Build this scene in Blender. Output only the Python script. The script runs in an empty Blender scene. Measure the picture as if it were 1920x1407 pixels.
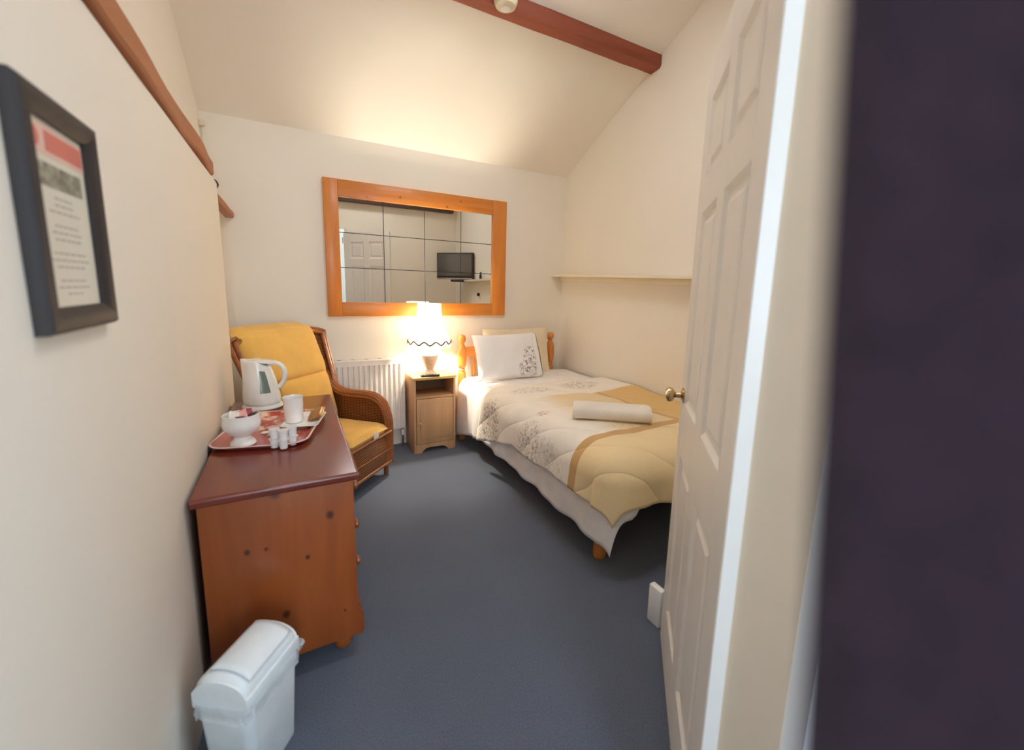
import bpy, bmesh, math, random
from mathutils import Vector, Matrix, noise
random.seed(7)
PI = math.pi
C = bpy.context.scene.collection
R = math.radians

# ------------------------------------------------------------------ helpers
class MB:
    """collects shapes into one mesh"""
    def __init__(self):
        self.bm = bmesh.new()
    def _add(self, verts, faces, M=None):
        vs = [self.bm.verts.new((M @ Vector(v)) if M else Vector(v)) for v in verts]
        fs = []
        for f in faces:
            try: fs.append(self.bm.faces.new([vs[i] for i in f]))
            except ValueError: pass
        return vs, fs
    def box(self, x0, x1, y0, y1, z0, z1, bev=0, seg=2, M=None):
        v = [(x0,y0,z0),(x1,y0,z0),(x1,y1,z0),(x0,y1,z0),(x0,y0,z1),(x1,y0,z1),(x1,y1,z1),(x0,y1,z1)]
        f = [(3,2,1,0),(4,5,6,7),(0,1,5,4),(1,2,6,5),(2,3,7,6),(3,0,4,7)]
        vs, fs = self._add(v, f, M)
        if bev:
            es = list({e for q in fs for e in q.edges})
            bmesh.ops.bevel(self.bm, geom=es, offset=bev, segments=seg, profile=.5, affect='EDGES')
        return self
    def prism(self, poly, axis, a, b, bev=0, M=None):
        """polygon in the two other axes (in x,y,z order), extruded a..b along axis"""
        n = len(poly)
        def mk(p, t):
            q = list(p); q.insert(axis, t); return tuple(q)
        v = [mk(p, a) for p in poly] + [mk(p, b) for p in poly]
        f = [tuple(range(n))[::-1], tuple(range(n, 2*n))] + [(i, (i+1) % n, n+(i+1) % n, n+i) for i in range(n)]
        vs, fs = self._add(v, f, M)
        bmesh.ops.recalc_face_normals(self.bm, faces=fs)
        if bev:
            es = list({e for q in fs[:2] for e in q.edges})
            bmesh.ops.bevel(self.bm, geom=es, offset=bev, segments=2, profile=.5, affect='EDGES')
        return self
    def lathe(self, prof, seg=32, M=None, sx=1, sy=1, fn=None):
        """profile (r, z) about z"""
        v = []; n = len(prof)
        for r, z in prof:
            for k in range(seg):
                a = 2*PI*k/seg
                p = (r*math.cos(a)*sx, r*math.sin(a)*sy, z)
                if fn: p = fn(p, r, z, a)
                v.append(p)
        f = []
        for i in range(n-1):
            for k in range(seg):
                k2 = (k+1) % seg
                f.append((i*seg+k, i*seg+k2, (i+1)*seg+k2, (i+1)*seg+k))
        if prof[0][0] > 1e-6: f.append(tuple(range(seg))[::-1])
        if prof[-1][0] > 1e-6: f.append(tuple((n-1)*seg+k for k in range(seg)))
        vs, fs = self._add(v, f, M)
        bmesh.ops.remove_doubles(self.bm, verts=vs, dist=1e-6)
        return self
    def ring_lathe(self, prof, seg=32, M=None, fn=None):
        """closed profile ring, no caps"""
        v = []; n = len(prof)
        for r, z in prof:
            for k in range(seg):
                a = 2*PI*k/seg
                p = (r*math.cos(a), r*math.sin(a), z)
                if fn: p = fn(p, r, z, a)
                v.append(p)
        f = []
        for i in range(n):
            j = (i+1) % n
            for k in range(seg):
                k2 = (k+1) % seg
                f.append((i*seg+k, i*seg+k2, j*seg+k2, j*seg+k))
        vs, fs = self._add(v, f, M)
        bmesh.ops.recalc_face_normals(self.bm, faces=fs)
        return self
    def tube(self, path, r, seg=10, M=None, closed=False, flat=None):
        """round tube along path; r number or list; flat=(a,b) ellipse scale"""
        P = [Vector(p) for p in path]; n = len(P)
        rr = r if isinstance(r, (list, tuple)) else [r]*n
        v = []; up = None
        for i in range(n):
            t = (P[(i+1) % n]-P[i-1]) if closed else (P[min(i+1, n-1)]-P[max(i-1, 0)])
            t.normalize()
            if up is None:
                up = Vector((0,0,1)) if abs(t.z) < .9 else Vector((1,0,0))
            up = (up - t*up.dot(t)).normalized(); s = t.cross(up)
            fa, fb = flat if flat else (1, 1)
            for k in range(seg):
                a = 2*PI*k/seg
                v.append(P[i] + s*(math.cos(a)*rr[i]*fa) + up*(math.sin(a)*rr[i]*fb))
        f = []
        for i in range(n if closed else n-1):
            j = (i+1) % n
            for k in range(seg):
                k2 = (k+1) % seg
                f.append((i*seg+k, i*seg+k2, j*seg+k2, j*seg+k))
        if not closed:
            f += [tuple(range(seg))[::-1], tuple((n-1)*seg+k for k in range(seg))]
        vs, fs = self._add(v, f, M)
        bmesh.ops.recalc_face_normals(self.bm, faces=fs)
        return self
    def grid(self, fn, nu, nv, M=None):
        v = [fn(i/nu, j/nv) for j in range(nv+1) for i in range(nu+1)]
        f = [(j*(nu+1)+i, j*(nu+1)+i+1, (j+1)*(nu+1)+i+1, (j+1)*(nu+1)+i) for j in range(nv) for i in range(nu)]
        self._add(v, f, M); return self
    def pillow(self, w, d, h, n=22, p=3.2, M=None, pinch=.04, wob=0, fill=.5):
        """closed soft cushion, w x d x h, centred"""
        def pt(u, v, s):
            a, b = 2*u-1, 2*v-1
            k = (max(0, 1-abs(a)**p)*max(0, 1-abs(b)**p))**fill
            ea = 1-pinch*(1-a*a); eb = 1-pinch*(1-b*b)
            x = a*w/2*(1-pinch*(1-b*b)*abs(a)**3); y = b*d/2*(1-pinch*(1-a*a)*abs(b)**3)
            z = s*h/2*k
            if wob: z += wob*k*noise.noise(Vector((x*7+s*3, y*7, s)))
            return (x, y, z)
        for s in (1, -1):
            m = n
            v = [pt(i/m, j/m, s) for j in range(m+1) for i in range(m+1)]
            f = [(j*(m+1)+i, j*(m+1)+i+1, (j+1)*(m+1)+i+1, (j+1)*(m+1)+i) for j in range(m) for i in range(m)]
            if s < 0: f = [q[::-1] for q in f]
            self._add(v, f, M)
        bmesh.ops.remove_doubles(self.bm, verts=self.bm.verts[:], dist=1e-5)
        return self

def obj(name, mb, m, parent=None, loc=(0,0,0), rot=(0,0,0), smooth=35, mods=None):
    me = bpy.data.meshes.new(name)
    mb.bm.normal_update(); mb.bm.to_mesh(me); mb.bm.free()
    o = bpy.data.objects.new(name, me); C.objects.link(o)
    if m: me.materials.append(m)
    if smooth:
        me.shade_smooth(); me.set_sharp_from_angle(angle=R(smooth))
    o.location = loc; o.rotation_euler = rot
    if parent: o.parent = parent
    return o
def empty(name, loc=(0,0,0), rz=0, rot=None):
    o = bpy.data.objects.new(name, None); C.objects.link(o)
    o.empty_display_size = .05
    o.location = loc; o.rotation_euler = rot if rot else (0,0,rz)
    return o
def tag(o, label, cat, group=None, kind=None):
    o['label'] = label; o['category'] = cat
    if group: o['group'] = group
    if kind: o['kind'] = kind
    return o
def struct(o, label=None, cat=None):
    o['kind'] = 'structure'
    if label: o['label'] = label; o['category'] = cat
    return o
def copy_tree(o, parent=None):
    c = o.copy(); C.objects.link(c); c.parent = parent
    for ch in [x for x in bpy.data.objects if x.parent == o]:
        copy_tree(ch, c)
    return c
def Mt(x=0, y=0, z=0, rx=0, ry=0, rz=0):
    return Matrix.Translation((x,y,z)) @ Matrix.Rotation(rz,4,'Z') @ Matrix.Rotation(ry,4,'Y') @ Matrix.Rotation(rx,4,'X')
def smoothpath(pts, n=8):
    """Catmull-Rom through the points"""
    P = [Vector(p) for p in pts]; out = []
    for i in range(len(P)-1):
        p0, p1, p2, p3 = P[max(i-1,0)], P[i], P[i+1], P[min(i+2,len(P)-1)]
        for k in range(n):
            t = k/n
            out.append(.5*((2*p1)+(p2-p0)*t+(2*p0-5*p1+4*p2-p3)*t*t+(3*p1-p0-3*p2+p3)*t**3))
    out.append(P[-1]); return out
def lerpmap(x, xs, ys):
    if x <= xs[0]: return ys[0]
    for i in range(len(xs)-1):
        if x <= xs[i+1]:
            t = (x-xs[i])/(xs[i+1]-xs[i]); return ys[i]+t*(ys[i+1]-ys[i])
    return ys[-1]

# ------------------------------------------------------------------ materials
def lin(c):
    return tuple((x/12.92 if x <= .04045 else ((x+.055)/1.055)**2.4) for x in (q/255 for q in c))
class NT:
    def __init__(self, name):
        self.m = bpy.data.materials.new(name); self.m.use_nodes = True
        self.t = self.m.node_tree; self.b = self.t.nodes['Principled BSDF']
        self.out = self.t.nodes['Material Output']
    def n(self, typ, **kw):
        x = self.t.nodes.new(typ)
        for k, v in kw.items():
            if k in x.inputs: x.inputs[k].default_value = v
            else: setattr(x, k, v)
        return x
    def l(self, a, b): self.t.links.new(a, b)
    def coord(self, scale=(1,1,1), loc=(0,0,0), which='Object'):
        tc = self.n('ShaderNodeTexCoord'); mp = self.n('ShaderNodeMapping')
        mp.inputs['Scale'].default_value = scale; mp.inputs['Location'].default_value = loc
        self.l(tc.outputs[which], mp.inputs['Vector']); return mp.outputs[0]
    def noise(self, vec, scale=5, detail=4, rough=.55, dist=0):
        x = self.n('ShaderNodeTexNoise'); x.inputs['Scale'].default_value = scale
        x.inputs['Detail'].default_value = detail; x.inputs['Roughness'].default_value = rough
        x.inputs['Distortion'].default_value = dist
        self.l(vec, x.inputs['Vector']); return x.outputs['Fac']
    def ramp(self, fac, stops):
        r = self.n('ShaderNodeValToRGB'); e = r.color_ramp.elements
        while len(e) < len(stops): e.new(.5)
        for q, (p, c) in zip(e, stops):
            q.position = p; q.color = (*c, 1) if len(c) == 3 else c
        self.l(fac, r.inputs[0]); return r.outputs[0]
    def mix(self, fac, a, b, blend='MIX'):
        x = self.n('ShaderNodeMix'); x.data_type = 'RGBA'; x.blend_type = blend
        for s, v in ((0, fac), (6, a), (7, b)):
            if isinstance(v, (int, float)): x.inputs[s].default_value = v
            elif isinstance(v, tuple): x.inputs[s].default_value = (*v, 1)
            else: self.l(v, x.inputs[s])
        return x.outputs[2]
    def math(self, op, a, b=None, c=None, clamp=False):
        x = self.n('ShaderNodeMath'); x.operation = op; x.use_clamp = clamp
        for i, v in enumerate((a, b, c)):
            if v is None: continue
            if isinstance(v, (int, float)): x.inputs[i].default_value = v
            else: self.l(v, x.inputs[i])
        return x.outputs[0]
    def bump(self, h, strength=.2, dist=.01):
        x = self.n('ShaderNodeBump'); x.inputs['Strength'].default_value = strength; x.inputs['Distance'].default_value = dist
        self.l(h, x.inputs['Height']); self.l(x.outputs[0], self.b.inputs['Normal']); return x
    def base(self, c): 
        if isinstance(c, tuple): self.b.inputs['Base Color'].default_value = (*c, 1)
        else: self.l(c, self.b.inputs['Base Color'])
    def set(self, **kw):
        for k, v in kw.items(): self.b.inputs[k.replace('_', ' ')].default_value = v
        return self
    def sep(self, vec):
        x = self.n('ShaderNodeSeparateXYZ'); self.l(vec, x.inputs[0]); return x.outputs
    def blob(self, vec, c, r):
        """1 inside the ellipsoid at c with radii r, falling to 0 at its edge"""
        a = self.n('ShaderNodeVectorMath'); a.operation = 'SUBTRACT'; self.l(vec, a.inputs[0]); a.inputs[1].default_value = c
        b = self.n('ShaderNodeVectorMath'); b.operation = 'DIVIDE'; self.l(a.outputs[0], b.inputs[0]); b.inputs[1].default_value = r
        d = self.n('ShaderNodeVectorMath'); d.operation = 'LENGTH'; self.l(b.outputs[0], d.inputs[0])
        return self.math('SUBTRACT', 1, d.outputs['Value'], clamp=True)

def plain(name, rgb, rough=.5, metal=0, var=.06, vs=12, bump=0, bs=60, srgb=True, **kw):
    t = NT(name); c = lin(rgb) if srgb else rgb
    f = t.noise(t.coord(), vs, 3)
    lo = tuple(x*(1-var) for x in c); hi = tuple(min(1, x*(1+var)) for x in c)
    t.base(t.ramp(f, [(.3, lo), (.7, hi)]))
    t.set(Roughness=rough, Metallic=metal)
    if bump: t.bump(t.noise(t.coord(), bs, 3), bump, .004)
    for k, v in kw.items(): t.b.inputs[k].default_value = v
    return t.m
def wood(name, dark, light, axis=0, scale=9, rough=.32, knots=(), coat=.2, stretch=.09, kc=(74,34,14)):
    t = NT(name); sc = [1, 1, 1]; sc[axis] = stretch
    v = t.coord(tuple(sc))
    g = t.noise(v, scale, 6, .6, 1.2); fine = t.noise(v, scale*9, 3, .6)
    c = t.ramp(g, [(.25, lin(dark)), (.5, tuple((a+b)/2 for a, b in zip(lin(dark), lin(light)))), (.75, lin(light))])
    c = t.mix(t.math('MULTIPLY', fine, .25), c, lin(dark))
    o = t.coord()
    for (kx, ky, kz, r) in knots:
        rr = [r, r, r]; rr[axis] = r*1.25
        b = t.blob(o, (kx, ky, kz), tuple(rr))
        c = t.mix(t.math('MULTIPLY', b, 1.7, clamp=True), c, lin(kc))
    t.base(c); t.set(Roughness=rough); t.b.inputs['Coat Weight'].default_value = coat
    t.b.inputs['Coat Roughness'].default_value = .15
    t.bump(fine, .06, .002)
    return t.m

M = {}
def plaster(name, rgb):
    t = NT(name); f = t.noise(t.coord(), 1.3, 4); c = lin(rgb)
    t.base(t.ramp(f, [(.3, tuple(x*.97 for x in c)), (.7, c)]))
    t.set(Roughness=.75)
    b1 = t.noise(t.coord(), 6, 3)
    t.bump(b1, .12, .012); return t.m
M['wall'] = plaster('wall_plaster', (240,234,222))
M['ceil'] = plaster('ceiling_plaster', (243,237,226))
def carpet():
    t = NT('carpet'); v = t.coord()
    a = t.noise(v, 260, 3, .7); b = t.noise(v, 3.5, 4)
    c = t.ramp(a, [(.25, lin((50,58,72))), (.5, lin((86,95,112))), (.8, lin((122,129,144)))])
    c = t.mix(t.math('MULTIPLY', b, .35), c, lin((68,75,90)))
    t.base(c); t.set(Roughness=.95); t.bump(a, .5, .006)
    t.b.inputs['Sheen Weight'].default_value = .15
    return t.m
M['carpet'] = carpet()
M['beam'] = wood('beam_wood', (118,54,36), (160,84,58), 0, 7, .6, coat=0)
M['lintel'] = wood('dark_lintel_wood', (66,48,40), (92,70,56), 0, 7, .6, coat=0)
M['rail'] = wood('rail_wood', (146,82,42), (184,116,66), 1, 7, .55, coat=0)
M['pine_side'] = wood('varnished_pine_side', (128,60,20), (160,84,32), 2, 7, .3, coat=.35,
    knots=[(.212,.015,.690,.022),(.367,.015,.575,.016),(.221,.015,.254,.015),(.293,.015,.441,.009),(.127,.015,.508,.011),(.178,.015,.505,.007),(.40,.015,.20,.006)])
M['pine_y'] = wood('varnished_pine_front', (132,64,22), (164,88,34), 1, 7, .3, coat=.3)
M['pine_foot'] = wood('varnished_pine_foot', (140,68,22), (178,98,36), 2, 9, .3, coat=.3)
M['mahog'] = wood('mahogany_top', (92,32,20), (130,52,34), 1, 6, .28, coat=.4)
M['mirror_h'] = wood('mirror_frame_rail', (190,106,32), (222,146,62), 0, 8, .4, coat=.1, knots=[(.55,-.03,.93,.012),(.30,-.03,.90,.009),(.93,-.03,.90,.012),(1.05,-.03,.955,.01)], kc=(120,60,20))
M['mirror_v'] = wood('mirror_frame_stile', (190,106,32), (222,146,62), 2, 8, .4, coat=.1)
M['bedpine'] = wood('bed_pine', (190,112,40), (224,150,70), 2, 9, .32, coat=.25)
M['bedpine_x'] = wood('bed_pine_rail', (190,112,40), (224,150,70), 0, 9, .32, coat=.25)
M['bedpine_y'] = wood('bed_pine_side', (190,112,40), (224,150,70), 1, 9, .32, coat=.25)
M['ns_top_lit'] = wood('cabinet_top_lamplit', (196,154,84), (220,182,112), 0, 7, .4, coat=.1)  # lamplight put into the colour: yellower and brighter than the cabinet wood
M['ns'] = wood('cabinet_wood', (178,134,92), (204,162,118), 2, 8, .45, coat=.05)
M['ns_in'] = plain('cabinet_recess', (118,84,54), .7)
def wicker(name, axis='Z'):
    t = NT(name); v = t.coord()
    w1 = t.n('ShaderNodeTexWave'); w1.bands_direction = axis; w1.inputs['Scale'].default_value = 26; w1.inputs['Distortion'].default_value = 1.2
    t.l(v, w1.inputs['Vector'])
    w2 = t.n('ShaderNodeTexWave'); w2.bands_direction = 'Y' if axis != 'Y' else 'X'; w2.inputs['Scale'].default_value = 13; w2.inputs['Distortion'].default_value = .6
    t.l(v, w2.inputs['Vector'])
    f = t.math('MULTIPLY', w1.outputs['Fac'], t.math('ADD', .5, t.math('MULTIPLY', w2.outputs['Fac'], .5)))
    f = t.math('ADD', t.math('MULTIPLY', f, .8), t.math('MULTIPLY', t.noise(v, 30, 3), .25))
    t.base(t.ramp(f, [(.05, lin((70,34,12))), (.5, lin((132,74,32))), (.95, lin((172,108,54)))]))
    t.set(Roughness=.4); t.b.inputs['Coat Weight'].default_value = .15
    t.bump(f, .8, .006); return t.m
M['wicker'] = wicker('wicker_weave')
M['cane'] = wood('cane_rods', (120,62,24), (176,108,54), 1, 24, .35, coat=.25)
M['cane_leg'] = wood('cane_leg', (112,58,24), (150,88,42), 2, 14, .35, coat=.2)
def fabric(name, rgb, rough=.9, bump=.25, scale=500, var=.07, sheen=.2):
    t = NT(name); v = t.coord(); c = lin(rgb)
    f = t.noise(v, 9, 4); w = t.noise(v, scale, 2)
    t.base(t.ramp(f, [(.3, tuple(x*(1-var) for x in c)), (.7, tuple(min(1, x*(1+var)) for x in c))]))
    t.set(Roughness=rough); t.b.inputs['Sheen Weight'].default_value = sheen
    big = t.noise(v, 7, 3)
    t.bump(t.math('ADD', t.math('MULTIPLY', big, .9), t.math('MULTIPLY', w, .1)), bump, .02)
    return t.m
M['yellow'] = fabric('yellow_cushion', (236,188,96), .9, .25)
M['white_metal'] = plain('white_enamel', (236,230,222), .35)
M['white_plastic'] = plain('white_plastic', (238,238,236), .3)
M['kettle'] = plain('kettle_plastic', (232,230,224), .22, **{'Subsurface Weight': .0})
M['ceramic'] = plain('white_ceramic', (240,238,234), .15)
M['window'] = plain('kettle_window', (112,124,112), .2)
M['dark'] = plain('black_plastic', (30,28,30), .35)
M['darkgrey'] = plain('dark_grey', (60,56,56), .5)
M['slot'] = plain('dark_slot', (70,62,56), .8)
M['frame_dark'] = wood('dark_frame_wood', (34,29,30), (54,46,46), 2, 14, .6, coat=0)
M['paper'] = plain('paper', (226,222,206), .6, var=.02)
M['red'] = plain('printed_red', (212,118,106), .5)
M['pink'] = plain('printed_pink', (234,196,184), .5)
M['ink'] = plain('printed_ink', (150,146,136), .7)
M['brass'] = plain('satin_brass', (198,172,128), .22, metal=1)
M['chrome'] = plain('polished_steel', (200,196,190), .15, metal=1)
M['bin'] = plain('bin_plastic', (232,240,244), .4)
M['door'] = plain('door_paint', (236,232,226), .35, var=.02)
M['lining'] = plain('cream_lining_paint', (232,214,190), .45, var=.02)
M['trim'] = plain('white_gloss_paint', (240,240,240), .4, var=.02)
M['plum'] = plain('dark_plum_cloth', (58,44,64), .85, var=.35, vs=220)
M['shelf'] = plain('cream_shelf_paint', (236,226,204), .4, var=.02)
M['sheet'] = fabric('white_sheet', (247,244,242), .85, .2)
M['towel'] = fabric('white_towel', (234,226,214), .95, .4, 350)
M['pillow_cream'] = fabric('cream_pillowcase', (232,216,186), .9, .3)
M['mattress'] = fabric('mattress_fabric', (226,220,210), .9, .1)
def mirror_glass():
    t = NT('mirror_glass'); f = t.noise(t.coord(), 3, 2)
    t.base(t.ramp(f, [(0, (.86,.87,.84)), (1, (.9,.9,.87))])); t.set(Metallic=1, Roughness=.015); return t.m
M['mirror'] = mirror_glass()
def tvscreen():
    t = NT('tv_screen'); f = t.noise(t.coord(), 4, 2)
    t.base(t.ramp(f, [(0, (.03,.028,.027)), (1, (.04,.037,.036))])); t.set(Roughness=.3); t.b.inputs['Coat Weight'].default_value = 1; t.b.inputs['Coat Roughness'].default_value = .25; t.b.inputs['Coat IOR'].default_value = 2.2; return t.m
M['screen'] = tvscreen()
def shade():
    t = NT('lamp_shade_fabric'); f = t.noise(t.coord(), 40, 3)
    c = t.ramp(f, [(.3, (.72,.66,.54)), (.7, (.80,.74,.62))])
    tr = t.n('ShaderNodeBsdfTranslucent'); df = t.n('ShaderNodeBsdfDiffuse'); mx = t.n('ShaderNodeMixShader'); mx.inputs[0].default_value = .72
    t.l(c, tr.inputs[0]); t.l(c, df.inputs[0]); t.l(df.outputs[0], mx.inputs[1]); t.l(tr.outputs[0], mx.inputs[2])
    em = t.n('ShaderNodeEmission'); em.inputs['Color'].default_value = (1,.86,.6,1); em.inputs['Strength'].default_value = .5
    ad = t.n('ShaderNodeAddShader'); t.l(mx.outputs[0], ad.inputs[0]); t.l(em.outputs[0], ad.inputs[1])
    t.l(ad.outputs[0], t.out.inputs['Surface']); return t.m
M['shade'] = shade()
def bulb():
    t = NT('bulb_glow'); f = t.noise(t.coord(), 10, 1)
    em = t.n('ShaderNodeEmission'); em.inputs['Strength'].default_value = 12
    t.l(t.ramp(f, [(0, (1,.8,.5)), (1, (1,.82,.54))]), em.inputs['Color'])
    t.l(em.outputs[0], t.out.inputs['Surface']); return t.m
M['bulb'] = bulb()
M['lampbase'] = plain('lamp_ceramic', (214,186,160), .3, var=.12, vs=30)
M['braid'] = plain('grey_braid', (104,92,74), .8)
M['fringe'] = fabric('cream_fringe', (240,226,196), .9, .3, 300)
def tray():
    t = NT('tray_print'); v = t.coord()
    n1 = t.noise(v, 16, 3, .5, .5)
    c = t.ramp(n1, [(.36, lin((160,62,48))), (.45, lin((178,80,64))), (.50, lin((186,56,42))), (.56, lin((222,160,126))), (.64, lin((236,204,178)))])
    # plain towards the front, busy towards the back
    y = t.sep(v)[1]
    k = t.math('MULTIPLY', t.math('ADD', y, .08), 9, clamp=True)
    c = t.mix(k, lin((176,84,74)), c)
    t.base(c); t.set(Roughness=.25); t.b.inputs['Coat Weight'].default_value = .3; return t.m
M['tray'] = tray()
M['tray_rim'] = plain('tray_rim', (226,196,190), .3)
M['foil'] = plain('pot_lid_foil', (226,224,226), .3, metal=.3)
M['biscuit'] = plain('biscuit_wrapper', (150,98,50), .3, var=.3, vs=60)
M['gold'] = plain('gold_foil', (214,170,84), .25, metal=.8)
M['pinkpaper'] = plain('pink_sachet', (222,166,160), .5, var=.15, vs=80)
M['whitepaper'] = plain('white_sachet', (232,222,212), .5, var=.1, vs=80)
M['darkpaper'] = plain('dark_sachet', (66,40,52), .45, var=.3, vs=80)
M['redpaper'] = plain('red_sachet', (160,48,60), .45, var=.2, vs=80)
def liner():
    t = NT('bin_liner_film'); f = t.noise(t.coord(), 25, 4)
    t.base(t.ramp(f, [(.3, (.72,.77,.8)), (.7, (.85,.88,.9))])); t.set(Roughness=.25, Alpha=.55); t.bump(f, .5, .01); return t.m
M['liner'] = liner()
M['pendant'] = plain('pendant_plastic', (226,214,186), .3)
M['rubber'] = plain('black_rubber', (20,20,20), .6)

# quilt and pillow prints (positions are those of the printed motifs on the cloth)
def printed(name, base, motifs, regions=None, quilt=False):
    t = NT(name); v = t.coord()
    c = t.ramp(t.noise(v, 8, 3), [(.3, tuple(x*.95 for x in lin(base))), (.7, lin(base))])
    x, y, z = t.sep(v)
    wob = t.math('MULTIPLY', t.math('SUBTRACT', t.noise(v, 3, 3), .5), .10)
    if regions: c = regions(t, c, x, y, z, wob)
    if motifs:
        vor = t.n('ShaderNodeTexVoronoi'); vor.feature = 'F1'; vor.inputs['Scale'].default_value = 34
        t.l(v, vor.inputs['Vector'])
        petals = t.math('LESS_THAN', vor.outputs['Distance'], .42)
        stems = t.math('LESS_THAN', t.math('ABSOLUTE', t.math('SUBTRACT', t.noise(v, 22, 3, .6, 1.5), .5)), .022)
        pat = t.math('MAXIMUM', t.math('MULTIPLY', petals, t.math('GREATER_THAN', t.noise(v, 45, 2), .46)), stems)
        for (cx, cy, cz, rx, ry, rz, col, amt) in motifs:
            b = t.math('MULTIPLY', t.blob(v, (cx,cy,cz), (rx,ry,rz)), 3, clamp=True)
            c = t.mix(t.math('MULTIPLY', t.math('MULTIPLY', b, pat), amt), c, lin(col))
    t.base(c); t.set(Roughness=.88); t.b.inputs['Sheen Weight'].default_value = .15
    big = t.noise(v, 6, 3)
    if quilt:
        cr = t.noise(t.coord((1, 1, .12)), 60, 3, .6)   # fine crinkles running down the cloth
        big = t.math('ADD', big, t.math('MULTIPLY', cr, .22))
        w = t.n('ShaderNodeTexWave'); w.wave_type = 'BANDS'; w.bands_direction = 'DIAGONAL'; w.inputs['Scale'].default_value = 2.2; w.inputs['Distortion'].default_value = 2.0
        t.l(v, w.inputs['Vector'])
        s = t.math('POWER', w.outputs['Fac'], .25)
        t.bump(t.math('ADD', s, t.math('MULTIPLY', big, .8)), .45, .02)
    else:
        t.bump(big, .3, .02)
    return t.m
def quilt_regions(t, c, x, y, z, wob):
    # ochre centre panel between the printed head end and the foot band
    och, och2, band, foot = lin((228,200,146)), lin((220,184,118)), lin((206,164,108)), lin((238,214,166))
    s = lambda val, edge, k: t.math('MULTIPLY', t.math('SUBTRACT', val, edge), k, clamp=True)
    yy = t.math('ADD', y, wob)
    below = s(t.math('SUBTRACT', 0, y), -2.42, 30)
    right = s(t.math('ADD', x, wob), 1.42, 5)
    c = t.mix(t.math('MULTIPLY', t.math('MULTIPLY', below, right), .8), c, och)
    c = t.mix(s(x, 1.97, 60), c, och2) if False else t.mix(t.math('MULTIPLY', s(x, 1.98, 60), below), c, och2)
    ft = s(t.math('SUBTRACT', 0, y), -1.60, 80)
    c = t.mix(ft, c, foot)
    st = t.math('LESS_THAN', t.math('ABSOLUTE', t.math('SUBTRACT', y, 1.615)), .03)
    c = t.mix(st, c, band)
    st2 = t.math('MULTIPLY', t.math('LESS_THAN', t.math('ABSOLUTE', t.math('SUBTRACT', x, 1.965)), .022), t.math('MULTIPLY', below, t.math('GREATER_THAN', y, 1.61)))
    return t.mix(st2, c, band)
GR = (140,128,122)
M['quilt'] = printed('quilt_print', (246,239,228), [
    (1.20,2.62,.36,.14,.17,.24,GR,.8), (1.98,2.64,.58,.2,.12,.2,GR,.6), (1.52,2.60,.58,.2,.1,.2,GR,.45),
    (1.20,2.08,.42,.12,.14,.2,GR,.5), (1.22,1.95,.36,.16,.3,.2,(150,138,122),.4), (1.33,2.12,.58,.05,.05,.1,(168,110,96),.7),
    (1.62,1.70,.58,.2,.08,.1,(170,140,100),.3)], quilt_regions, True)
M['pillow_print'] = printed('pillow_print', (248,246,246), [(.20,-.06,.03,.085,.17,.2,GR,.9), (.12,-.13,.03,.05,.07,.2,GR,.8)])

# ------------------------------------------------------------------ room
XL, XLU, XR, YB, YEND = -.30, -.45, 2.368, 3.528, 2.77
ZT = 2.407; SL = math.tan(R(27.2)); YRIDGE = 1.75
ZR = ZT + SL*(YB-YRIDGE); YF0, YF1 = .32, .42; ZF = 2.75
struct(obj('floor', MB().box(-.7, 2.6, -1.82, 3.7, -.1, 0), M['carpet'], smooth=0), 'dark slate grey carpeted floor', 'floor')
struct(obj('wall_back', MB().box(-.6, 2.5, YB, YB+.12, 0, ZT+.02), M['wall'], smooth=0), 'cream back wall behind the bed and mirror', 'wall')
g = [(YB+.12, 0), (YB+.12, ZT+.0), (YRIDGE, ZR+.05), (YF0, ZF+.05), (YF0, 0)]
struct(obj('wall_right', MB().prism(g, 0, XR, XR+.12), M['wall'], smooth=0), 'warm cream gable wall along the right of the bed', 'wall')
# lower left wall: a thickened wall with a ledge, ending before the back wall (rounded arris)
struct(obj('wall_left', MB().box(-.6, XL, -1.7, YEND, 0, 1.850, bev=.012), M['wall'], smooth=30), 'cream left wall with the framed notice, topped by a brown rail', 'wall')
g2 = [(YB+.12, 0), (YB+.12, ZT), (YRIDGE, ZR+.05), (YF0, ZF+.05), (-1.82, ZF+.05), (-1.82, 0)]
struct(obj('wall_left_upper', MB().prism(g2, 0, XLU-.14, XLU), M['wall'], smooth=0), 'cream upper wall set back above the brown rail', 'wall')
th = .1
struct(obj('ceiling', MB().prism([(YB+.12, ZT-SL*.12), (YRIDGE, ZR), (YRIDGE, ZR+th), (YB+.12, ZT-SL*.12+th)], 0, -.6, 2.5), M['ceil'], smooth=0), 'sloping cream ceiling rising from the back wall', 'ceiling')
SX0, SX1, SA, SB = .55, 1.45, .95, 1.50          # added rooflight opening, unseen, lets extra fill light into the room
zc = lambda y: ZF+(ZR-ZF)*(y-YF0)/(YRIDGE-YF0)
cf = MB()
for (x0, x1, y0, y1) in ((-.6, SX0, YF0, YRIDGE), (SX1, 2.5, YF0, YRIDGE), (SX0, SX1, YF0, SA), (SX0, SX1, SB, YRIDGE)):
    cf.prism([(y1, zc(y1)), (y0, zc(y0)), (y0, zc(y0)+th), (y1, zc(y1)+th)], 0, x0, x1)
struct(obj('ceiling_front', cf, M['ceil'], smooth=0), 'cream ceiling slope over the doorway side with an added rooflight', 'ceiling')
wn = MB()
for (x0, x1, y0, y1) in ((SX0, SX0+.05, SA, SB), (SX1-.05, SX1, SA, SB), (SX0+.05, SX1-.05, SA, SA+.05), (SX0+.05, SX1-.05, SB-.05, SB)):
    wn.prism([(y1, zc(y1)+.03), (y0, zc(y0)+.03), (y0, zc(y0)+.08), (y1, zc(y1)+.08)], 0, x0, x1)
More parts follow.
